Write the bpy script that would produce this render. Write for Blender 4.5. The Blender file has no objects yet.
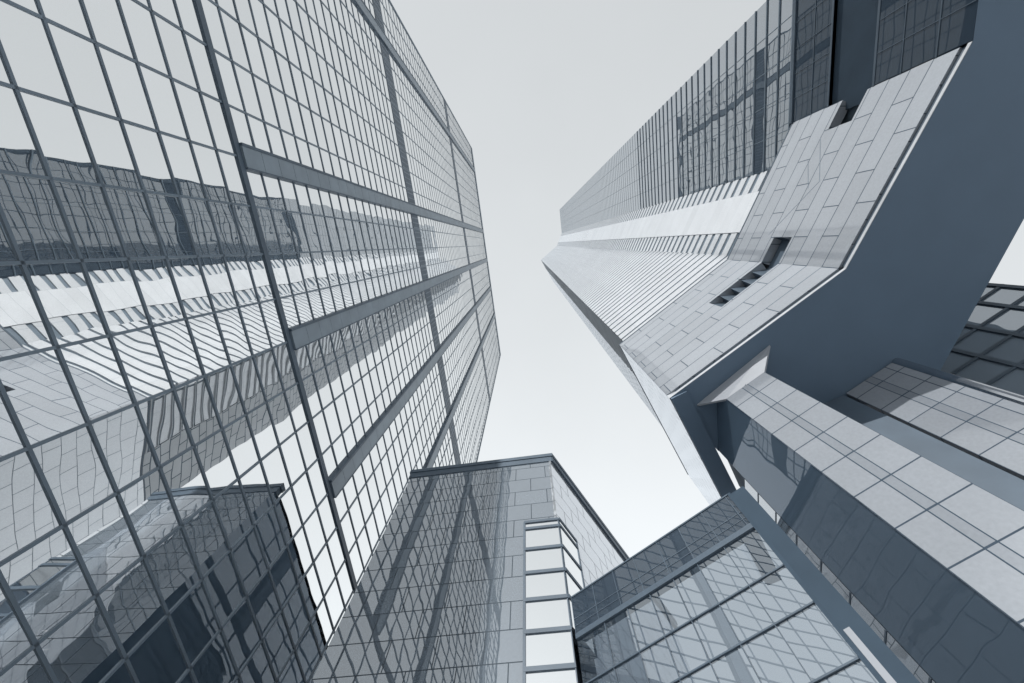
import bpy, bmesh, math, random
from mathutils import Vector, Matrix

random.seed(7)
sc = bpy.context.scene
COL = sc.collection

# ------------------------------------------------------------------ camera
# world: X to the right of the picture, Y towards its lower edge, Z up
F_PX = 392.86
CAMZ = 1.6
RIGHT = Vector((0.99947498, 0.0, 0.03240005))
DOWN = Vector((0.0077877, 0.97068364, -0.24023451))
FWD = Vector((-0.0314502, 0.24023451 * 1.00053, 0.97017401))
FWD = RIGHT.cross(DOWN).normalized()
DOWN = FWD.cross(RIGHT).normalized()
cam = bpy.data.objects.new('camera', bpy.data.cameras.new('camera'))
COL.objects.link(cam)
M = Matrix((RIGHT, -DOWN, -FWD)).transposed().to_4x4()
M.translation = (0, 0, CAMZ)
cam.matrix_world = M
cam.data.sensor_fit = 'HORIZONTAL'
cam.data.sensor_width = 36
cam.data.lens = F_PX / 1024 * 36
cam.data.clip_start = 0.05
cam.data.clip_end = 6000
sc.camera = cam

# ------------------------------------------------------------------ sky and sun
SUN_AZ = math.radians(200)        # from +Y (lower edge of the picture) towards +X
SUN_EL = math.radians(23)
SKY_STRENGTH = 0.15
world = bpy.data.worlds.new('World')
sc.world = world
world.use_nodes = True
nt = world.node_tree
nt.nodes.clear()
out = nt.nodes.new('ShaderNodeOutputWorld')
bg = nt.nodes.new('ShaderNodeBackground')
sky = nt.nodes.new('ShaderNodeTexSky')
sky.sky_type = 'NISHITA'
sky.sun_disc = False
sky.sun_elevation = SUN_EL
sky.sun_rotation = SUN_AZ
sky.air_density = 1.0
sky.dust_density = 2.0
sky.ozone_density = 1.0
bw = nt.nodes.new('ShaderNodeRGBToBW')
gm = nt.nodes.new('ShaderNodeMath'); gm.operation = 'POWER'; gm.inputs[1].default_value = 0.15
tint = nt.nodes.new('ShaderNodeMix'); tint.data_type = 'RGBA'; tint.blend_type = 'MULTIPLY'
tint.inputs[0].default_value = 1.0
tint.inputs[7].default_value = (0.93, 0.972, 1.0, 1)
nt.links.new(sky.outputs[0], bw.inputs[0])
nt.links.new(bw.outputs[0], gm.inputs[0])
# brightness gain painted into the sky, rising towards +Y, plus faint noise
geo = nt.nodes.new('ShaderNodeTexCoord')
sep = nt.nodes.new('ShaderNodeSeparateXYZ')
sky_gain = nt.nodes.new('ShaderNodeMapRange')
sky_gain.inputs['From Min'].default_value = -0.6; sky_gain.inputs['From Max'].default_value = 0.6
sky_gain.inputs['To Min'].default_value = 2.3; sky_gain.inputs['To Max'].default_value = 3.65
vm = nt.nodes.new('ShaderNodeMath'); vm.operation = 'MULTIPLY'
cn = nt.nodes.new('ShaderNodeTexNoise'); cn.inputs['Scale'].default_value = 1.6; cn.inputs['Detail'].default_value = 6
cm = nt.nodes.new('ShaderNodeMapRange')
cm.inputs['From Min'].default_value = 0.3; cm.inputs['From Max'].default_value = 0.7
cm.inputs['To Min'].default_value = 0.965; cm.inputs['To Max'].default_value = 1.035
vm2 = nt.nodes.new('ShaderNodeMath'); vm2.operation = 'MULTIPLY'
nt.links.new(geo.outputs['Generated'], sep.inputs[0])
nt.links.new(geo.outputs['Generated'], cn.inputs['Vector'])
nt.links.new(cn.outputs['Fac'], cm.inputs['Value'])
nt.links.new(sep.outputs['Y'], sky_gain.inputs['Value'])
nt.links.new(gm.outputs[0], vm.inputs[0]); nt.links.new(sky_gain.outputs[0], vm.inputs[1])
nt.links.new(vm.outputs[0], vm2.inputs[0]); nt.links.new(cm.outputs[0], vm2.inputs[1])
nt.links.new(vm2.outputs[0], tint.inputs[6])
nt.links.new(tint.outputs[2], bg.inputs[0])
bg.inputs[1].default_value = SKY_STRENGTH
nt.links.new(bg.outputs[0], out.inputs[0])

sun = bpy.data.objects.new('sun', bpy.data.lights.new('sun', 'SUN'))
COL.objects.link(sun)
sun.data.energy = 2.0
sun.data.angle = math.radians(0.6)
sun.data.color = (1.0, 0.988, 0.97)
sd = Vector((math.sin(SUN_AZ) * math.cos(SUN_EL), math.cos(SUN_AZ) * math.cos(SUN_EL), math.sin(SUN_EL)))
sun.rotation_euler = sd.to_track_quat('Z', 'Y').to_euler()

sc.view_settings.view_transform = 'Standard'
sc.view_settings.look = 'None'
sc.view_settings.exposure = 0.8
sc.view_settings.gamma = 1.0
sc.cycles.max_bounces = 10
sc.cycles.glossy_bounces = 7
sc.cycles.diffuse_bounces = 4
sc.cycles.transparent_max_bounces = 12
sc.cycles.sample_clamp_indirect = 1.2

# ------------------------------------------------------------------ materials
def rgba(c):
    return (c[0], c[1], c[2], 1.0)

def base_mat(name):
    m = bpy.data.materials.new(name)
    m.use_nodes = True
    t = m.node_tree
    t.nodes.clear()
    o = t.nodes.new('ShaderNodeOutputMaterial')
    return m, t, o

def facing_fac(t, f0, power, normal=None):
    lw = t.nodes.new('ShaderNodeLayerWeight')
    lw.inputs['Blend'].default_value = 0.5
    p = t.nodes.new('ShaderNodeMath'); p.operation = 'POWER'; p.inputs[1].default_value = power
    t.links.new(lw.outputs['Facing'], p.inputs[0])
    mr = t.nodes.new('ShaderNodeMapRange')
    mr.inputs['To Min'].default_value = f0
    mr.inputs['To Max'].default_value = 1.0
    t.links.new(p.outputs[0], mr.inputs['Value'])
    if normal:
        t.links.new(normal, lw.inputs['Normal'])
    return mr.outputs[0]

def wave_normal(t, scale, dist, detail=1.0, coord='Object'):
    tc = t.nodes.new('ShaderNodeTexCoord')
    n = t.nodes.new('ShaderNodeTexNoise')
    n.inputs['Scale'].default_value = scale
    n.inputs['Detail'].default_value = detail
    t.links.new(tc.outputs[coord], n.inputs['Vector'])
    b = t.nodes.new('ShaderNodeBump')
    b.inputs['Strength'].default_value = 1.0
    b.inputs['Distance'].default_value = dist
    t.links.new(n.outputs['Fac'], b.inputs['Height'])
    return b.outputs[0]

def mirror_glass(name, tint_c, dark, f0=0.8, power=3.0, wave=(0.5, 0.01), see=0.0, rough=0.008, see_c=(0.5, 0.55, 0.6), per_pane=False):
    m, t, o = base_mat(name)
    nrm = wave_normal(t, wave[0], wave[1], 1.0, 'UV' if per_pane else 'Object') if wave else None
    g = t.nodes.new('ShaderNodeBsdfGlossy')
    g.inputs['Color'].default_value = rgba(tint_c)
    g.inputs['Roughness'].default_value = rough
    d = t.nodes.new('ShaderNodeBsdfDiffuse')
    d.inputs['Color'].default_value = rgba(dark)
    if per_pane:                          # each pane has a slightly different coating
        tc = t.nodes.new('ShaderNodeTexCoord')
        sc_ = t.nodes.new('ShaderNodeVectorMath'); sc_.operation = 'SCALE'; sc_.inputs['Scale'].default_value = 0.1
        fl = t.nodes.new('ShaderNodeVectorMath'); fl.operation = 'FLOOR'
        wn = t.nodes.new('ShaderNodeTexWhiteNoise'); wn.noise_dimensions = '3D'
        rg = t.nodes.new('ShaderNodeMapRange'); rg.inputs['To Min'].default_value = 0.955; rg.inputs['To Max'].default_value = 1.0
        tm = t.nodes.new('ShaderNodeMix'); tm.data_type = 'RGBA'; tm.blend_type = 'MULTIPLY'; tm.inputs[0].default_value = 1
        tm.inputs[6].default_value = rgba(tint_c)
        t.links.new(tc.outputs['UV'], sc_.inputs[0]); t.links.new(sc_.outputs[0], fl.inputs[0])
        t.links.new(fl.outputs[0], wn.inputs['Vector']); t.links.new(wn.outputs['Value'], rg.inputs['Value'])
        t.links.new(rg.outputs[0], tm.inputs[7]); t.links.new(tm.outputs[2], g.inputs['Color'])
    if nrm:
        t.links.new(nrm, g.inputs['Normal'])
    under = d.outputs[0]
    if see > 0:
        tr = t.nodes.new('ShaderNodeBsdfTransparent')
        tr.inputs['Color'].default_value = rgba(see_c)
        mx = t.nodes.new('ShaderNodeMixShader'); mx.inputs[0].default_value = see
        t.links.new(d.outputs[0], mx.inputs[1]); t.links.new(tr.outputs[0], mx.inputs[2])
        under = mx.outputs[0]
    mix = t.nodes.new('ShaderNodeMixShader')
    t.links.new(facing_fac(t, f0, power), mix.inputs[0])
    t.links.new(under, mix.inputs[1]); t.links.new(g.outputs[0], mix.inputs[2])
    t.links.new(mix.outputs[0], o.inputs[0])
    return m

def stone(name, col, bw_=2.4, rh=1.45, mortar=0.03, f0=0.05, power=3.5, rough=0.12, offset=0.5, var=0.06,
          joint=(0.07, 0.085, 0.10), wave=(0.35, 0.004), shift=(0, 0)):
    m, t, o = base_mat(name)
    uv = t.nodes.new('ShaderNodeTexCoord')
    mp = t.nodes.new('ShaderNodeMapping')
    mp.inputs['Location'].default_value = (shift[0], shift[1], 0)
    t.links.new(uv.outputs['UV'], mp.inputs[0])
    br = t.nodes.new('ShaderNodeTexBrick')
    br.offset = offset
    br.inputs['Scale'].default_value = 1.0
    br.inputs['Brick Width'].default_value = bw_
    br.inputs['Row Height'].default_value = rh
    br.inputs['Mortar Size'].default_value = mortar
    br.inputs['Mortar Smooth'].default_value = 0.0
    br.inputs['Color1'].default_value = rgba([c * (1 - var) for c in col])
    br.inputs['Color2'].default_value = rgba([c * (1 + var) for c in col])
    br.inputs['Mortar'].default_value = rgba(joint)
    t.links.new(mp.outputs[0], br.inputs['Vector'])
    # cloudy tone and fine grain of the stone
    n1 = t.nodes.new('ShaderNodeTexNoise'); n1.inputs['Scale'].default_value = 0.35; n1.inputs['Detail'].default_value = 6
    n2 = t.nodes.new('ShaderNodeTexNoise'); n2.inputs['Scale'].default_value = 9.0; n2.inputs['Detail'].default_value = 4
    t.links.new(uv.outputs['Object'], n1.inputs['Vector']); t.links.new(uv.outputs['Object'], n2.inputs['Vector'])
    ad = t.nodes.new('ShaderNodeMath'); ad.operation = 'ADD'
    t.links.new(n1.outputs['Fac'], ad.inputs[0]); t.links.new(n2.outputs['Fac'], ad.inputs[1])
    mr = t.nodes.new('ShaderNodeMapRange')
    mr.inputs['From Min'].default_value = 0.6; mr.inputs['From Max'].default_value = 1.4
    mr.inputs['To Min'].default_value = 0.9; mr.inputs['To Max'].default_value = 1.09
    t.links.new(ad.outputs[0], mr.inputs['Value'])
    mu = t.nodes.new('ShaderNodeMix'); mu.data_type = 'RGBA'; mu.blend_type = 'MULTIPLY'; mu.inputs[0].default_value = 1
    t.links.new(br.outputs['Color'], mu.inputs[6]); t.links.new(mr.outputs[0], mu.inputs[7])
    d = t.nodes.new('ShaderNodeBsdfDiffuse')
    t.links.new(mu.outputs[2], d.inputs['Color'])
    g = t.nodes.new('ShaderNodeBsdfGlossy')
    g.inputs['Color'].default_value = (0.93, 0.96, 1, 1)
    g.inputs['Roughness'].default_value = rough
    if wave:
        t.links.new(wave_normal(t, *wave), g.inputs['Normal'])
    fac = facing_fac(t, f0, power)
    inv = t.nodes.new('ShaderNodeMath'); inv.operation = 'SUBTRACT'; inv.inputs[0].default_value = 1.0
    t.links.new(br.outputs['Fac'], inv.inputs[1])
    ml = t.nodes.new('ShaderNodeMath'); ml.operation = 'MULTIPLY'
    t.links.new(fac, ml.inputs[0]); t.links.new(inv.outputs[0], ml.inputs[1])
    mix = t.nodes.new('ShaderNodeMixShader')
    t.links.new(ml.outputs[0], mix.inputs[0])
    t.links.new(d.outputs[0], mix.inputs[1]); t.links.new(g.outputs[0], mix.inputs[2])
    t.links.new(mix.outputs[0], o.inputs[0])
    return m

def plain(name, col, rough=0.5, metal=0.0, noise=0.12, spec=0.4):
    m, t, o = base_mat(name)
    p = t.nodes.new('ShaderNodeBsdfPrincipled')
    p.inputs['Roughness'].default_value = rough
    p.inputs['Metallic'].default_value = metal
    p.inputs['Specular IOR Level'].default_value = spec
    tc = t.nodes.new('ShaderNodeTexCoord')
    n = t.nodes.new('ShaderNodeTexNoise'); n.inputs['Scale'].default_value = 0.6; n.inputs['Detail'].default_value = 7
    t.links.new(tc.outputs['Object'], n.inputs['Vector'])
    mr = t.nodes.new('ShaderNodeMapRange')
    mr.inputs['From Min'].default_value = 0.3; mr.inputs['From Max'].default_value = 0.7
    mr.inputs['To Min'].default_value = 1 - noise; mr.inputs['To Max'].default_value = 1 + noise
    t.links.new(n.outputs['Fac'], mr.inputs['Value'])
    mu = t.nodes.new('ShaderNodeMix'); mu.data_type = 'RGBA'; mu.blend_type = 'MULTIPLY'; mu.inputs[0].default_value = 1
    mu.inputs[6].default_value = rgba(col)
    t.links.new(mr.outputs[0], mu.inputs[7])
    t.links.new(mu.outputs[2], p.inputs['Base Color'])
    t.links.new(p.outputs[0], o.inputs[0])
    return m

BLUE = (0.075, 0.105, 0.14)
MAT = {
    'ground': stone('pale_paving', (0.42, 0.43, 0.44), 1.2, 0.6, 0.012, 0.03, 4, 0.5, wave=None),
    'curtain': mirror_glass('mirrored_curtain_glass', (0.99, 1.0, 1.0), BLUE, 0.95, 3, (0.4, 0.0115), per_pane=True),
    'frame': plain('steel_blue_frame', (0.155, 0.197, 0.238), 0.4, 0.0),
    'transom': plain('grey_blue_transom', (0.132, 0.17, 0.208), 0.5),
    'frame_dark': plain('dark_blue_frame', (0.08, 0.11, 0.143), 0.5),
    'fin': plain('pale_aluminium_fin', (0.21, 0.255, 0.295), 0.4),
    'trim': plain('pale_trim', (0.5, 0.52, 0.54), 0.4),
    'post': plain('near_black_post', (0.055, 0.08, 0.108), 0.9, 0, 0.1, 0.1),
    'core': plain('dark_core', (0.09, 0.12, 0.15), 0.8),
    'dark_glass': mirror_glass('dark_facade_glass', (0.72, 0.76, 0.80), (0.04, 0.058, 0.08), 0.06, 4, (0.25, 0.012)),
    'wavy_glass': mirror_glass('wavy_tower_glass', (0.86, 0.89, 0.92), (0.05, 0.07, 0.095), 0.24, 1.7, (0.3, 0.018)),
    'soffit': plain('dark_metal_soffit', (0.14, 0.20, 0.27), 0.6, 0, 0.03),
    'base_stone': stone('granite_base_cladding', (0.32, 0.34, 0.365), 3.6, 1.23, 0.026, 0.14, 2.6, 0.05, joint=(0.07, 0.09, 0.115)),
    'pier_stone': stone('pale_pier_granite', (0.265, 0.285, 0.31), 2.36, 1.47, 0.024, 0.08, 3.0, 0.10, joint=(0.06, 0.08, 0.105), offset=0.0),
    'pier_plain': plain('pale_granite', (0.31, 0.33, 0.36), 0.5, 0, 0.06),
    'strip_stone': stone('inlay_granite', (0.22, 0.24, 0.265), 9, 1.47, 0.03, 0.08, 3.0, 0.10, offset=0.0, joint=(0.06, 0.08, 0.105)),
    'slit_glass': mirror_glass('slit_glass', (0.9, 0.93, 0.96), (0.16, 0.19, 0.22), 0.45, 2.5, (0.6, 0.01)),
    'rear_glass': mirror_glass('rear_glass', (0.8, 0.84, 0.88), (0.22, 0.265, 0.31), 0.3, 2.5, (0.4, 0.02)),
    'white_panel': stone('white_panel', (0.70, 0.715, 0.73), 30, 1.55, 0.02, 0.1, 3, 0.1, offset=0, joint=(0.45, 0.48, 0.5)),
    'louvre': stone('white_louvre_band', (0.62, 0.635, 0.65), 2.0, 50, 0.02, 0.12, 3, 0.08, offset=0, joint=(0.4, 0.43, 0.46)),
    'blade_stone': stone('polished_blade_stone', (0.56, 0.575, 0.595), 1.8, 1.23, 0.022, 0.14, 1.6, 0.05, joint=(0.16, 0.19, 0.22), offset=0.5),
    'blade_matte': stone('honed_blade_stone', (0.50, 0.515, 0.53), 2.6, 1.23, 0.06, 0.04, 6, 0.2, joint=(0.12, 0.15, 0.18)),
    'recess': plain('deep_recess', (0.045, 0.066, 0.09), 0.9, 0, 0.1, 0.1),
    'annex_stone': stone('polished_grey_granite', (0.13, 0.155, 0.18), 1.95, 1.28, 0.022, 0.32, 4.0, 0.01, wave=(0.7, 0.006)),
    'annex_side_lit': stone('polished_grey_granite_lit_side', (0.42, 0.44, 0.46), 1.95, 1.28, 0.02, 0.3, 2.0, 0.015, wave=(0.9, 0.02)),  # same granite as the front, colour lightened to paint in reflected light
    'window': mirror_glass('clear_sky_glass', (0.99, 1.0, 1.0), (0.3, 0.34, 0.38), 0.95, 3, (0.5, 0.003)),
    'atrium': mirror_glass('atrium_glass', (0.84, 0.88, 0.92), BLUE, 0.38, 2.5, (0.6, 0.004), see=0.78, see_c=(0.42, 0.47, 0.52)),
    'fascia': mirror_glass('atrium_fascia_glass', (0.8, 0.84, 0.88), (0.05, 0.07, 0.095), 0.12, 3.0, (0.6, 0.004), see=0.25),
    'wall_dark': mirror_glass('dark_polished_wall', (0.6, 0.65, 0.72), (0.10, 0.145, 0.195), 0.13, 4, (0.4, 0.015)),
    'steel': plain('brushed_steel', (0.55, 0.57, 0.6), 0.18, 1.0, 0.05),
}

# ------------------------------------------------------------------ mesh helpers
def D(deg):
    a = math.radians(deg)
    return Vector((math.sin(a), math.cos(a)))

class MB:
    """collects quads with metre UVs; build() links them as ONE mesh object"""
    def __init__(s):
        s.v, s.f, s.uv = [], [], []
    def poly(s, pts, uv=None):
        i = len(s.v)
        s.v += [tuple(p) for p in pts]
        s.f.append(tuple(range(i, i + len(pts))))
        s.uv.append(uv or [(p[0], p[1]) for p in pts])
    def hexa(s, b, t, uvs=None):
        """b, t: four bottom and four top points in the same order round"""
        n = len(b)
        c = sum((Vector(p) for p in list(b) + list(t)), Vector()) / (2 * n)
        def add(pts, uv=None):
            a = (Vector(pts[1]) - Vector(pts[0])).cross(Vector(pts[2]) - Vector(pts[0]))
            mid = sum((Vector(p) for p in pts), Vector()) / len(pts)
            if a.dot(mid - c) < 0:
                pts = list(reversed(pts)); uv = list(reversed(uv)) if uv else None
            s.poly(pts, uv)
        add(list(b)); add(list(t))
        u = 0
        for k in range(n):
            j = (k + 1) % n
            L = (Vector(b[j]) - Vector(b[k])).length
            add([b[k], b[j], t[j], t[k]], [(u, b[k][2]), (u + L, b[j][2]), (u + L, t[j][2]), (u, t[k][2])])
            u += L
    def wall(s, p, d, t0, t1, h0, h1, o0, o1, nrm=None):
        """box on the vertical plane through p along d: t along, h above eye, o along the outward normal"""
        n = nrm if nrm is not None else outward(p, d)
        q = lambda t, o, h: (p[0] + d[0] * t + n[0] * o, p[1] + d[1] * t + n[1] * o, h + CAMZ)
        b = [q(t0, o1, h0), q(t1, o1, h0), q(t1, o0, h0), q(t0, o0, h0)]
        tt = [q(t0, o1, h1), q(t1, o1, h1), q(t1, o0, h1), q(t0, o0, h1)]
        n0 = len(s.uv)
        s.hexa(b, tt)
        # lay the long faces out along t so that joints line up from box to box
        for k in range(n0, len(s.uv)):
            pts = [s.v[i] for i in s.f[k]]
            if max(q_[2] for q_ in pts) - min(q_[2] for q_ in pts) > 1e-6:
                tv = [(Vector((x, y)) - Vector(p)).dot(d) for x, y, z in pts]
                if max(tv) - min(tv) > 1e-6:
                    s.uv[k] = [(tv[i], pts[i][2]) for i in range(len(pts))]
    def build(s, name, mat, parent=None):
        org = Vector(parent.location) if parent else Vector()
        gp = parent
        while gp is not None and gp.parent is not None:
            gp = gp.parent
            org = org + Vector(gp.location)
        me = bpy.data.meshes.new(name)
        me.from_pydata([tuple(Vector(v) - org) for v in s.v], [], s.f)
        ul = me.uv_layers.new(name='UVMap')
        i = 0
        for uv in s.uv:
            for c in uv:
                ul.data[i].uv = c; i += 1
        me.materials.append(MAT[mat])
        o = bpy.data.objects.new(name, me)
        COL.objects.link(o)
        if parent:
            o.parent = parent
        return o

def outward(p, d):
    """normal of the line p + t d that points towards the camera's side"""
    n = Vector((d[1], -d[0]))
    return n if n.dot(Vector(p)) < 0 else -n

def thing(name, label, cat, loc):
    o = bpy.data.objects.new(name, None)
    COL.objects.link(o)
    o.location = loc
    o['label'] = label; o['category'] = cat
    return o

def inter(p, d, q, e):
    det = d[0] * (-e[1]) + e[0] * d[1]
    r = Vector(q) - Vector(p)
    t = (r[0] * (-e[1]) + e[0] * r[1]) / det
    return Vector(p) + Vector(d) * t

def project(v):
    r = Vector(v) - Vector((0, 0, CAMZ))
    z = r.dot(FWD)
    if z < 0.05:
        return None
    return 512 + F_PX * r.dot(RIGHT) / z, 341.5 + F_PX * r.dot(DOWN) / z

# ------------------------------------------------------------------ ground
g = MB()
g.poly([(-2500, -2500, 0), (2500, -2500, 0), (2500, 2500, 0), (-2500, 2500, 0)])
go = g.build('ground', 'ground')
go['kind'] = 'structure'

# ------------------------------------------------------------------ mirrored tower on the left
U = 15.0                                   # distance from the camera to its face
d0 = D(7.29)
n0 = Vector((d0[1], -d0[0]))               # faces the camera
LP = -n0 * U                               # foot of the perpendicular
S0, S1 = -2.36 * U, 2.78 * U
ROOF = 10.05 * U
base = LP
lt = thing('glass_tower', 'tall mirrored curtain wall tower filling the left side, reflecting the other buildings',
           'tower', (base[0], base[1], 0))
core = MB()
core.wall(LP, d0, S0, S1, -CAMZ, ROOF - 0.3, -46, -0.12, n0)
core.build('core', 'core', lt)

step = 0.1754 * U
cols = [(-0.4425 * U) + step * k for k in range(-40, 40)]
cols = [s for s in cols if S0 + 0.4 < s < S1 - 0.4]
edges_s = [S0] + cols + [S1]
A_H, B_H, C_H = 1.523 * U, 3.83 * U, 6.91 * U
rows = []
h = A_H
while h > 0.2:
    h -= 0.108 * U
    rows.append(h)
low_rows = sorted(rows)
B0, B1 = B_H - 1.7, B_H + 1.7
C0, C1 = C_H - 1.7, C_H + 1.7
mid_rows = [A_H + (B0 - A_H) / 20 * k for k in range(1, 20)]
up_rows = [B1 + (C0 - B1) / 26 * k for k in range(1, 26)]
top_rows = [C1 + (ROOF - C1) / 27 * k for k in range(1, 27)]
zones = [[-CAMZ] + low_rows + [A_H], [A_H] + mid_rows + [B0], [B1] + up_rows + [C0], [C1] + top_rows + [ROOF]]

def lpt(s, h, o=0.0):
    return Vector((LP[0] + d0[0] * s + n0[0] * o, LP[1] + d0[1] * s + n0[1] * o, h + CAMZ))

def pane_uv(pts):
    ox, oy = random.randrange(1, 400) * 10.0 + 2, random.randrange(1, 400) * 10.0 + 2
    w, hgt = (pts[1] - pts[0]).length, (pts[3] - pts[0]).length
    return [(ox, oy), (ox + w, oy), (ox + w, oy + hgt), (ox, oy + hgt)]

panes = []
for zn in zones:
    for a, b in zip(zn[:-1], zn[1:]):
        for s, e in zip(edges_s[:-1], edges_s[1:]):
            tu, tv = random.gauss(0, 0.003), random.gauss(0, 0.003)
            mu, mv = (e - s) / 2, (b - a) / 2
            pts = [lpt(s, a, -0.02 - tu * mu - tv * mv), lpt(e, a, -0.02 + tu * mu - tv * mv),
                   lpt(e, b, -0.02 + tu * mu + tv * mv), lpt(s, b, -0.02 - tu * mu + tv * mv)]
            pr = [project(p) for p in pts]
            area = 0
            if all(pr):
                cl = [(min(max(x, 0), 1024), min(max(y, 0), 683)) for x, y in pr]
                area = abs(sum(cl[i][0] * cl[(i + 1) % 4][1] - cl[(i + 1) % 4][0] * cl[i][1] for i in range(4))) / 2
            panes.append((area, pts))
panes.sort(key=lambda q: -q[0])
for area, pts in panes[:98]:
    m = MB(); m.poly(pts, pane_uv(pts)); m.build('window_pane', 'curtain', lt)
m = MB()
for area, pts in panes[98:]:
    m.poly(pts, pane_uv(pts))
o = m.build('window_glazing', 'curtain', lt)
o['kind'] = 'stuff'

for s in cols:
    m = MB(); m.wall(LP, d0, s - 0.054, s + 0.054, -CAMZ, ROOF, -0.1, 0.03, n0)
    m.build('mullion', 'frame', lt)
for hh in low_rows + mid_rows + up_rows + top_rows:
    m = MB(); m.wall(LP, d0, S0, S1, hh - 0.052, hh + 0.052, -0.1, 0.01 if hh > 60 else 0.03, n0)
    m.build('transom', 'transom', lt)
for s in [(-0.4425 * U) + step * k for k in (-8, 0, 4, 8, 12)]:
    m = MB()
    hh = A_H + 0.2
    while hh < ROOF - 0.1:
        h2 = min(hh + 1.62, ROOF)
        m.wall(LP, d0, s - 0.56, s + 0.56, hh, h2 - 0.025, -0.05, 0.2, n0)
        hh = h2
    f = m.build('vertical_fin', 'fin', lt)
    e = MB()
    e.wall(LP, d0, s - 0.72, s - 0.563, A_H + 0.2, ROOF, -0.05, 0.24, n0)
    e.wall(LP, d0, s + 0.563, s + 0.64, A_H + 0.2, ROOF, -0.05, 0.22, n0)
    e.build('fin_edge', 'frame_dark', f)
m = MB()
m.wall(LP, d0, S0, S1, A_H - 0.2, A_H + 0.2, -0.1, 0.08, n0)
m.build('string_course', 'frame_dark', lt)
for a, b in ((B0, B1), (C0, C1)):
    m = MB()
    m.wall(LP, d0, S0, S1, a, b, -0.1, 0.02, n0)
    bd = m.build('louvre_band', 'frame_dark', lt)
    e = MB()
    s = S0 + 0.3
    while s < S1 - 0.1:
        e.wall(LP, d0, s - 0.06, s + 0.06, a + 0.15, b - 0.15, 0.02, 0.05, n0)
        s += step / 4
    e.build('louvre', 'frame', bd)
m = MB()
m.wall(LP, d0, S0 - 0.1, S1 + 0.1, ROOF, ROOF + 2.2, -45.9, 0.12, n0)
m.build('parapet', 'frame', lt)
m = MB()
m.wall(LP, d0, S0 - 0.12, S0, -CAMZ, ROOF, -45.9, 0.12, n0)
m.wall(LP, d0, S1, S1 + 0.12, -CAMZ, ROOF, -45.9, 0.12, n0)
m.build('end_wall', 'frame', lt)

# ------------------------------------------------------------------ faceted tower on the right
d1, d2, d4 = D(-19.4), D(-48.92), D(30.0)
H0, HS, HT = 21.25, 33.6, 231.0
CN = Vector((16.68, 1.244))               # fold of the stone base
T3S = Vector((8.31, 8.55))                # sharp stone corner
GE = Vector((20.25, -8.95))               # stone base meets the upper glass wall
FK = Vector((20.65, -6.08))               # inner fold above the base
K2 = Vector((18.1, 1.0))
T3U = Vector((9.3, 8.7))
T1 = Vector((19.0, -18.75))
rt = thing('faceted_tower', 'faceted tower on the right, its folded stone base lifted on pale piers',
           'tower', (18.0, 2.0, 0))
BACK = [Vector((11.45, 11.8)), Vector((22.4, 8.2)), Vector((24.75, -1.07)), Vector((28.8, -17.2))]

def v3(p, h):
    return (p[0], p[1], h + CAMZ)

# inner mass (just behind every facing) : a closed prism
def prism(mb, poly, h0, h1):
    # convexity is not needed for the sides; the caps are n-gons
    mb.hexa([v3(p, h0) for p in poly], [v3(p, h1) for p in poly])

nF1 = outward(FK, d0); nF2 = outward(FK, d1); nF3 = outward(K2, d2)
n4 = Vector((-d4[1], d4[0]))              # outward of the blade (towards lower left)
inset = 0.25
def shift(p, *ns):
    q = Vector(p)
    for n in ns:
        q = q - n * inset
    return q
mass = [shift(T1, nF1), shift(FK, nF1, nF2), shift(K2, nF2, nF3), shift(T3U, nF3, n4)] + [BACK[0] - n4 * 0.0, BACK[1], BACK[2], BACK[3]]

def side_only(mb, poly, h0, h1):
    c = sum(poly, Vector((0, 0))) / len(poly)
    for k in range(len(poly)):
        a, b = poly[k], poly[(k + 1) % len(poly)]
        L = (b - a).length
        mb.poly([v3(a, h0), v3(b, h0), v3(b, h1), v3(a, h1)], [(0, h0), (L, h0), (L, h1), (0, h1)])
m = MB()
side_only(m, mass, H0 + 0.05, HT - 0.4)
m.poly([v3(p, HT - 0.4) for p in mass])
m.build('core', 'core', rt)

# soffit: a slab under the lifted base
GBACK = BACK
m = MB()
soff = [Vector((19.0, -18.75)) , GE, CN, T3S, BACK[0], BACK[1], BACK[2], BACK[3]]
m.poly([v3(p, H0) for p in soff])
m.poly([v3(p, H0 + 0.05) for p in soff])
so = m.build('soffit', 'soffit', rt)

# --- wall parallel to the mirrored tower: glass with floor lines
tK = (FK - T1).length
tG = (GE - T1).dot(d0)
m = MB()
n = nF1
m.wall(T1, d0, 0, tK, HS + 0.4, HT, -0.2, 0, n)
gl = m.build('upper_glazing', 'wavy_glass', rt)
m = MB()
hh = HS + 0.4
while hh < HT:
    m.wall(T1, d0, 0, tK, hh - 0.05, hh + 0.05, -0.1, 0.08 if hh < 75 else 0.02, n); hh += 1.62
for k in range(1, 5):
    t = tK * k / 5
    m.wall(T1, d0, t - 0.025, t + 0.025, HS + 0.4, HT, -0.1, 0.025, n)
m.build('mullion_grid', 'frame', gl)
m = MB()
m.wall(T1, d0, 0, tG - 0.05, H0 + 0.012, 26.6, -0.2, 0, n)
m.wall(T1, d0, 0, tG + 0.6, 30.0, HS + 0.35, -0.2, 0, n)
gl = m.build('lower_glazing', 'dark_glass', rt)
for hh in (22.9, 24.8, 31.7):
    m = MB(); m.wall(T1, d0, 0, tG, hh - 0.03, hh + 0.03, -0.1, 0.03, n)
    m.build('transom', 'frame_dark', gl)
for k in range(1, 6):
    m = MB(); m.wall(T1, d0, tG * k / 6 - 0.02, tG * k / 6 + 0.02, H0 + 0.02, 26.4, -0.1, 0.028, n)
    m.build('mullion', 'frame_dark', gl)
    m = MB(); m.wall(T1, d0, tG * k / 6 - 0.02, tG * k / 6 + 0.02, 30.2, HS, -0.1, 0.028, n)
    m.build('mullion', 'frame_dark', gl)
m = MB()
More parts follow.
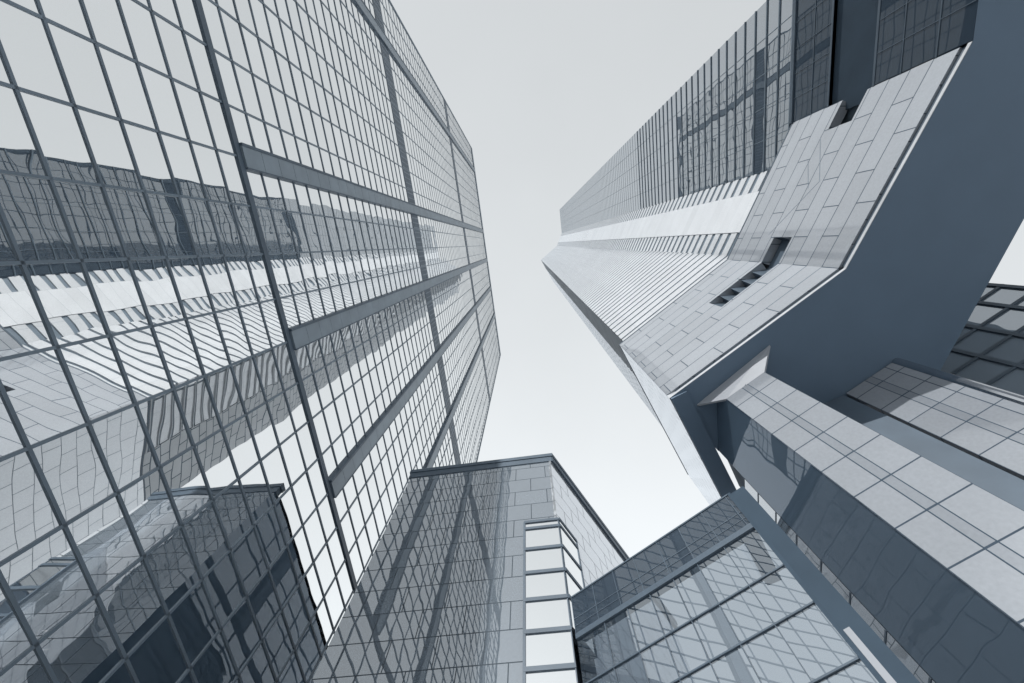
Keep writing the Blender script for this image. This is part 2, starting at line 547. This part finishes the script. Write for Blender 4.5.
m.wall(T1, d0, 0, tG + 0.6, 26.6, 30.0, -0.24, -0.21, n)
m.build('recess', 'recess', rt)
m = MB()
m.wall(T1, d0, 0, tG, HS + 0.05, HS + 0.3, -0.1, 0.1, n)
m.wall(T1, d0, 0, tG, 26.45, 26.6, -0.2, 0.03, n)
m.wall(T1, d0, 0, tG, 30.0, 30.15, -0.2, 0.03, n)
m.build('sill', 'frame_dark', rt)

# --- second facet: strip of windows, blank white panel, strip of windows
n = nF2
dF = -d1                                  # away from the first facet
def band_strip(mb_w, mb_d, p, d, t0, t1, n, pitch=1.55, share=0.62, h_from=HS, proud=0.05):
    hh = h_from
    while hh < HT - 0.2:
        mb_w.wall(p, d, t0, t1, hh, min(hh + pitch * share, HT), -0.15, proud, n)
        hh += pitch
LF2 = (K2 - FK).length
dF = (K2 - FK).normalized()
m = MB(); m.wall(FK, dF, 0, LF2, HS - 1, HT, -0.25, -0.04, n)
back = m.build('strip_glazing', 'frame', rt)
w = MB(); band_strip(w, None, FK, dF, 0.02, 1.78, n); w.build('spandrel_strip', 'louvre', rt)
w = MB(); w.wall(FK, dF, 1.82, 5.42, HS - 1, HT + 0.5, -0.15, 0.10, n); w.build('blank_panel', 'white_panel', rt)
w = MB(); band_strip(w, None, FK, dF, 5.46, LF2 - 0.02, n); w.build('spandrel_strip', 'louvre', rt)

# --- third facet: white louvre bands with dark gaps
n = nF3
LF3 = (T3U - K2).length
dL3 = (T3U - K2).normalized()
m = MB(); m.wall(K2, dL3, 0, LF3, HS - 1, HT, -0.25, -0.06, n)
back = m.build('band_glazing', 'frame', rt)
w = MB(); band_strip(w, None, K2, dL3, 0.05, LF3 + 0.12, n, 1.45, 0.76, HS, 0.10)
w.build('louvre_facade', 'louvre', rt)

# --- blade wall past the sharp corner: dark glass, then pale stone, with a stone foot
LB, LG = 14.0, 6.3
m = MB(); m.wall(T3U, d4, 0.0, LG, HS, HT, -0.9, -0.05, n4)
m.build('blade_glazing', 'fin', rt)
w = MB(); band_strip(w, None, T3U, d4, 0.5, LG - 0.1, n4, 1.45, 0.66, HS, 0.02)
w.build('louvre_facade', 'louvre', rt)
w = MB()
hh = HS + 0.66 * 1.45 + 0.02
while hh < HT - 1:
    w.wall(T3U, d4, 0.0, LG - 0.1, hh, hh + 0.10, -0.2, 0.16, n4); hh += 1.45
w.build('sunshade', 'trim', rt)
m = MB(); m.wall(T3U, d4, LG + 0.01, LB, HS, HT, -0.9, 0.05, n4)
m.build('blade_wall', 'blade_matte', rt)
m = MB(); m.wall(T3S, d4, 0.02, LB + 0.6, HS, HS + 0.18, -0.5, 0.03, n4)
m.build('blade_coping', 'frame_dark', rt)
m = MB(); m.wall(T3S, d4, 0.02, LB + 0.6, H0 + 0.014, HS, -0.9, 0, n4)
m.build('blade_foot', 'blade_stone', rt)
m = MB(); m.wall(T3S, d4, 0.0, LB + 0.6, H0 - 0.12, H0 + 0.01, -1.0, -0.06, n4)
m.build('blade_soffit', 'soffit', rt)

# --- folded stone base
nG1 = outward(CN, d1); nG2 = outward(CN, d2)
dG1 = (GE - CN).normalized(); dG2 = (T3S - CN).normalized()
LG1 = (GE - CN).length; LG2 = (T3S - CN).length
SL0, SL1 = 26.9, 28.8                    # slot
m = MB()
m.wall(CN, dG2, 0.0, LG2, H0 + 0.55, SL0, -0.6, 0, nG2)
m.wall(CN, dG2, 0.0, LG2, SL1, HS, -0.6, 0, nG2)
m.wall(CN, dG2, 6.71 - 0.0 if False else 4.4, LG2, SL0 + 0.002, SL1 - 0.002, -0.6, -0.001, nG2)
m.build('base_wall', 'base_stone', rt)
m = MB()
m.wall(CN, dG1, 0.0, LG1, H0 + 0.55, SL0, -0.6, 0, nG1)
m.wall(CN, dG1, 0.0, LG1, SL1, HS, -0.6, 0, nG1)
m.wall(CN, dG1, 1.8, 9.0, SL0 + 0.002, SL1 - 0.002, -0.6, -0.001, nG1)
m.build('base_wall', 'base_stone', rt)
# slot: dark back with folded louvres
m = MB()
m.wall(CN, dG2, -0.3, 4.5, SL0, SL1, -1.1, -0.62, nG2)
m.wall(CN, dG1, -0.3, 2.0, SL0, SL1, -1.1, -0.62, nG1)
sl = m.build('slot_back', 'frame_dark', rt)
m = MB()
for k in range(5):
    t = 0.1 + k * 0.88
    q = lambda tt, o, h_: (CN[0] + dG2[0] * tt + nG2[0] * o, CN[1] + dG2[1] * tt + nG2[1] * o, h_ + CAMZ)
    m.hexa([q(t, -0.6, SL0 + .05), q(t + 0.8, -0.6, SL0 + .05), q(t + 0.8, -0.55, SL0 + .05)],
           [q(t, -0.6, SL1 - .05), q(t + 0.8, -0.6, SL1 - .05), q(t + 0.8, -0.1, SL1 - .05)])
m.build('fold', 'frame_dark', sl)
m = MB()
m.wall(CN, dG2, -0.02, LG2, HS, HS + 0.13, -0.6, 0.02, nG2)
m.wall(CN, dG1, 0.05, LG1, HS, HS + 0.13, -0.6, 0.02, nG1)
m.build('coping', 'frame_dark', rt)
# folded infill over the closed part of the slot: three seams
for (ta, ha), (tb, hb) in (((2.0, 29.6), (5.4, 27.0)), ((7.2, 29.35), (5.1, 27.8)), ((8.6, 29.2), (5.4, 27.0))):
    q = lambda tt, o, h_: Vector((CN[0] + dG1[0] * tt + nG1[0] * o, CN[1] + dG1[1] * tt + nG1[1] * o, h_ + CAMZ))
    a_, b_ = q(ta, -0.01, ha), q(tb, -0.01, hb)
    nn = Vector((nG1[0], nG1[1], 0))
    sd_ = (b_ - a_).cross(nn).normalized() * 0.02
    m = MB()
    m.hexa([a_ - sd_, b_ - sd_, b_ + sd_, a_ + sd_], [p + nn * 0.016 for p in (a_ - sd_, b_ - sd_, b_ + sd_, a_ + sd_)])
    m.build('seam', 'frame', rt)
# foot of the base: dark reveal and a thin pale trim
m = MB()
m.wall(CN, dG2, -0.05, LG2, H0 + 0.2, H0 + 0.55, -0.6, -0.12, nG2)
m.wall(CN, dG1, 0.15, LG1, H0 + 0.2, H0 + 0.55, -0.6, -0.12, nG1)
m.build('reveal', 'frame_dark', rt)
m = MB()
m.wall(CN, dG2, 0.0, LG2, H0 + 0.02, H0 + 0.19, -0.6, 0.02, nG2)
m.wall(CN, dG1, 0.0, LG1, H0 + 0.02, H0 + 0.19, -0.6, 0.02, nG1)
m.build('edge_trim', 'trim', rt)

# --- piers
def pier(p, d, width, depth, top, cap):
    n = outward(p, d)
    m = MB()
    m.wall(p, d, 0, width, -CAMZ, top, -depth, 0, n)
    o = m.build('pier', 'pier_stone', rt)
    c = MB()
    c.wall(p, d, width * 0.42, width * 0.56, -CAMZ, top - 0.01, -0.02, 0.006, n)
    k = c.build('inlay_strip', 'strip_stone', o)
    c = MB()
    for t in (width * 0.42, width * 0.56):
        c.wall(p, d, t - 0.016, t + 0.016, -CAMZ, top - 0.02, -0.02, 0.010, n)
    c.build('groove', 'post', o)
    if cap:
        q = lambda t, o_, h_: (p[0] + d[0] * t + n[0] * o_, p[1] + d[1] * t + n[1] * o_, h_ + CAMZ)
        c = MB()
        tr_, tl_ = Vector((13.39, 5.34, H0 - .01 + CAMZ)), Vector((9.86, 8.9, H0 - .01 + CAMZ))
        bl_, br_ = Vector(q(0, 0, top + .01)), Vector(q(width, 0, top + .01))
        bk = Vector((-n[0], -n[1], 0)) * 0.12
        c.hexa([bl_ + bk, br_ + bk, br_, bl_], [tl_ + bk, tr_ + bk, tr_, tl_])
        k = c.build('capital', 'pier_plain', o)
        fn = (br_ - bl_).cross(tl_ - bl_).normalized()
        if fn.dot(Vector((n[0], n[1], 0))) < 0:
            fn = -fn
        bil = lambda u, v: (bl_ * (1 - u) + br_ * u) * (1 - v) + (tl_ * (1 - u) + tr_ * u) * v
        c = MB()
        for line in ([(.16, .42), (.60, .22), (.76, .80)], [(.10, .62), (.5, .5), (.62, .78)], [(.5, 0.0), (.60, .22)]):
            for (u0, v0), (u1, v1) in zip(line[:-1], line[1:]):
                a_, b_ = bil(u0, v0), bil(u1, v1)
                sd_ = (b_ - a_).cross(fn).normalized() * 0.022
                c.hexa([a_ - sd_, b_ - sd_, b_ + sd_, a_ + sd_],
                       [a_ - sd_ + fn * .005, b_ - sd_ + fn * .005, b_ + sd_ + fn * .005, a_ + sd_ + fn * .005])
        c.build('joint', 'post', o)
    return o
dP = -d2
P1 = Vector((10.83, 8.05))
pier(P1, (Vector((12.6, 6.52)) - P1).normalized(), 2.35, 1.0, 20.05, True)
P2 = Vector((17.97, 8.09))
pier(P2, (Vector((20.06, 6.27)) - P2).normalized(), 2.75, 1.0, 21.2, False)

# --- dark polished walls and corner post under the soffit
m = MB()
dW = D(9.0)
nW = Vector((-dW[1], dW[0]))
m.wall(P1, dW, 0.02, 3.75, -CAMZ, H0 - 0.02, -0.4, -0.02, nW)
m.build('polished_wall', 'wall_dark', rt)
m = MB()
m.wall(P1 + dW * 3.8, dW, 0.0, 0.62, -CAMZ, 18.4, -0.3, -0.03, nW)
sw = m.build('slit_window', 'slit_glass', rt)
for k in range(13):
    m = MB()
    m.wall(P1 + dW * 3.8, dW, 0.0, 0.62, 0.4 + 1.4 * k - 0.03, 0.4 + 1.4 * k + 0.03, -0.2, -0.01, nW)
    m.build('transom', 'frame_dark', sw)
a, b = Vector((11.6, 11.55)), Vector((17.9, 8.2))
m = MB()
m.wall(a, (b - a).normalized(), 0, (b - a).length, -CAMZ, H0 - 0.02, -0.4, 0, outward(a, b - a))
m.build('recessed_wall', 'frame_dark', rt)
m = MB()
m.wall(Vector((7.92, 9.34)), D(131.0), 0.0, 0.60, -CAMZ, 13.5, -0.5, 0, outward(Vector((7.92, 9.34)), D(131.0)))
m.build('corner_post', 'post', rt)
m = MB()
ring = [Vector((20.35 + 0.28 * math.cos(k * math.pi / 8), 6.28 + 0.28 * math.sin(k * math.pi / 8))) for k in range(16)]
m.hexa([v3(p, -CAMZ) for p in ring], [v3(p, H0) for p in ring])
m.build('steel_pipe', 'steel', rt)

# ------------------------------------------------------------------ stone annex in the middle
AL, AK = Vector((-8.22, 16.04)), Vector((2.03, 14.47))
fd = (AK - AL).normalized()
sdv = D(35.0)
nf = outward(AL, fd)
ns = Vector((sdv[1], -sdv[0]))
AH = 25.4
LA = (AK - AL).length
an = thing('stone_annex', 'lower polished granite block with dark cornice and a bright corner window, between the two towers',
           'building', (AK[0], AK[1], 0))
W0, W1 = LA - 1.96, LA - 0.13
m = MB()
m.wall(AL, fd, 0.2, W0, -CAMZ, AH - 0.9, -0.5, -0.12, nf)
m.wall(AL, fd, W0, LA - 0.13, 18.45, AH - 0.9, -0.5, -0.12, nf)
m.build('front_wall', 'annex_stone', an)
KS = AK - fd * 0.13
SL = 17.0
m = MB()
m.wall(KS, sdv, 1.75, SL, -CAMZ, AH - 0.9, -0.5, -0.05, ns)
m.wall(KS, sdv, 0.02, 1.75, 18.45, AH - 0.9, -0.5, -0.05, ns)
m.build('side_wall', 'annex_side_lit', an)
m = MB()
bl = AL + fd * 0.2
bk = [Vector(AL) + fd * 0.3 - nf * 0.55, KS - fd * 0.6 - nf * 0.6, KS + sdv * SL - ns * 0.6, AL + d0 * 17]
side_only(m, bk, -CAMZ, AH - 0.9)
m.poly([v3(p, AH - 0.5) for p in bk])
m.build('core', 'annex_stone', an)
m = MB()
lw = [AL + fd * 0.2 - nf * 0.12, AL + d0 * 17]
m.poly([v3(lw[0], -CAMZ), v3(lw[1], -CAMZ), v3(lw[1], AH - .9), v3(lw[0], AH - .9)], [(0, 0), (17, 0), (17, 25), (0, 25)])
m.build('side_wall', 'wall_dark', an)
# cornice: two stepped bands
m = MB()
m.wall(AL, fd, 0, LA, AH - 0.35, AH, -0.6, 0.0, nf)
m.wall(AL, fd, 0.1, LA - 0.1, AH - 0.9, AH - 0.36, -0.6, -0.06, nf)
m.wall(AK, sdv, 0.0, SL + 0.8, AH - 0.352, AH + 0.002, -0.7, 0.0, ns)
m.wall(AK, sdv, 0.05, SL + 0.7, AH - 0.902, AH - 0.358, -0.7, -0.04, ns)
m.build('cornice', 'frame_dark', an)
# corner window
trs = [18.45, 17.95, 16.5, 15.05, 13.63, 12.2, 10.8, 9.4, 8.0, 6.6, 5.2, 3.8, 2.4, 1.0, -0.6]
for a, b in zip(trs[:-1], trs[1:]):
    m = MB(); m.wall(AL, fd, W0 + 0.06, W1 - 0.03, b + 0.06, a - 0.06, -0.3, 0.0, nf)
    m.build('window_pane', 'window', an)
    if b > 12:
        m = MB(); m.wall(KS, sdv, 0.04, 1.7, b + 0.06, a - 0.06, -0.3, 0.07, ns)
        m.build('window_pane', 'window', an)
m = MB()
for k, tpos in enumerate(trs):
    e = 0.085
    m.wall(AL, fd, W0 - 0.02, W1 + 0.02, tpos - e, tpos + e, -0.3, 0.06, nf)
    if tpos > 13:
        m.wall(KS, sdv, 0.0, 1.76, tpos - e - .002, tpos + e - .002, -0.3, 0.11, ns)
m.wall(AL, fd, W0 - 0.06, W0 + 0.05, -0.6, 18.45, -0.3, 0.05, nf)
m.wall(AL, fd, W1 - 0.03, W1 + 0.012, -0.6, 18.45, -0.3, 0.03, nf)
m.wall(KS, sdv, 1.68, 1.78, 12.2, 18.45, -0.3, 0.10, ns)
m.build('window_frame', 'frame_dark', an)

# ------------------------------------------------------------------ glass atrium between annex and tower
dA = -d2
pA = Vector((2.06, 14.46))
nA = outward(pA, dA)
LAt = 7.72
TOP, SLB = 13.55, 11.85
at = thing('glass_atrium', 'low glass atrium with a dark glass fascia, joining the granite block to the right tower',
           'atrium', (pA[0], pA[1], 0))
m = MB(); m.wall(pA, dA, 0, LAt, SLB + 0.1, TOP, -0.05, 0, nA)
m.build('fascia', 'fascia', at)
m = MB()
for tt in (0.0, 1.1, 2.15, 3.2, 4.35, 5.4, 6.5, 7.6):
    m.wall(pA, dA, tt - 0.012, tt + 0.012, SLB + 0.1, TOP, -0.05, 0.012, nA)
m.wall(pA, dA, 0, LAt, 12.55, 12.575, -0.05, 0.014, nA)
m.wall(pA, dA, 0, LAt, 12.25, 12.27, -0.05, 0.014, nA)
m.wall(pA, dA, 0, LAt, TOP - 0.03, TOP + 0.03, -0.1, 0.03, nA)
m.build('fascia_joint', 'frame_dark', at)
m = MB()
m.wall(pA, dA, 0, LAt, SLB - 0.12, SLB + 0.08, -0.3, 0.06, nA)
m.build('roof_edge', 'frame_dark', at)
tr = [SLB - 0.12, 10.15, 8.88, 7.4, 5.95, 4.5, 3.05, 1.6, -CAMZ]
ms = [0.0, 1.3, 2.35, 3.35, 4.38, 5.4, 6.5, LAt]
for a, b in zip(tr[:-1], tr[1:]):
    for s, e in zip(ms[:-1], ms[1:]):
        m = MB()
        q = lambda t, h_: (pA[0] + dA[0] * t - nA[0] * .02, pA[1] + dA[1] * t - nA[1] * .02, h_ + CAMZ)
        jit = [random.gauss(0, 0.003) for _ in range(2)]
        pts = [Vector(q(s, b)), Vector(q(e, b)), Vector(q(e, a)), Vector(q(s, a))]
        nn = Vector((nA[0], nA[1], 0))
        sg = [(-1, -1), (1, -1), (1, 1), (-1, 1)]
        pts = [p + nn * (jit[0] * x + jit[1] * y) for p, (x, y) in zip(pts, sg)]
        m.poly(pts); m.build('window_pane', 'atrium', at)
for hh in tr[1:-1]:
    m = MB(); m.wall(pA, dA, 0, LAt, hh - 0.022, hh + 0.022, -0.1, 0.02, nA); m.build('transom', 'frame_dark', at)
for s in ms[1:-1]:
    m = MB(); m.wall(pA, dA, s - 0.012, s + 0.012, -CAMZ, SLB - 0.12, -0.1, 0.012, nA); m.build('mullion', 'frame_dark', at)
m = MB(); m.wall(pA, dA, LAt, LAt + 0.12, -CAMZ, TOP, -0.3, 0.05, nA); m.build('end_post', 'post', at)
m = MB(); m.wall(pA, dA, LAt + 0.125, LAt + 0.29, -CAMZ, 8.0, -0.3, 0.03, nA); m.build('sunlit_strip', 'pier_plain', at)  # pale strip added to stand for a sunlit patch of wall
# inner floor and back wall seen dimly through the glass
m = MB()
bq = [pA - nA * 9, pA + dA * 7.0 - nA * 9]
m.wall(bq[0], dA, 0, 7.0, -CAMZ, 6.0, -0.3, 0, nA)
m.build('back_wall', 'core', at)

# ------------------------------------------------------------------ glass building far right
pR = Vector((26.0, 8.0))
dR = -d2
nR = outward(pR, dR)
LR = inter(pR, dR, Vector((0, 0)), Vector((0.9966, 0.0820))) - pR
LR = LR.length
gb = thing('glass_building', 'glass building with a dark frame grid glimpsed beyond the dark soffit at the right edge',
           'building', (pR[0], pR[1], 0))
HB = 60
m = MB(); m.wall(pR, dR, -6, LR, -CAMZ, HB, -12, -0.02, nR)
gl = m.build('glazing', 'rear_glass', gb)
m = MB()
hh = 1.0
while hh < HB:
    m.wall(pR, dR, -6, LR, hh - 0.09, hh + 0.09, -0.1, 0.08, nR); hh += 1.9
m.build('transom_grid', 'frame_dark', gb)
for s in (-4, -2, 0, 2.1, 4.2, 6.3, LR - 0.15):
    m = MB(); m.wall(pR, dR, s - 0.12, s + 0.12, -CAMZ, HB, -0.1, 0.1, nR); m.build('mullion', 'frame_dark', gb)
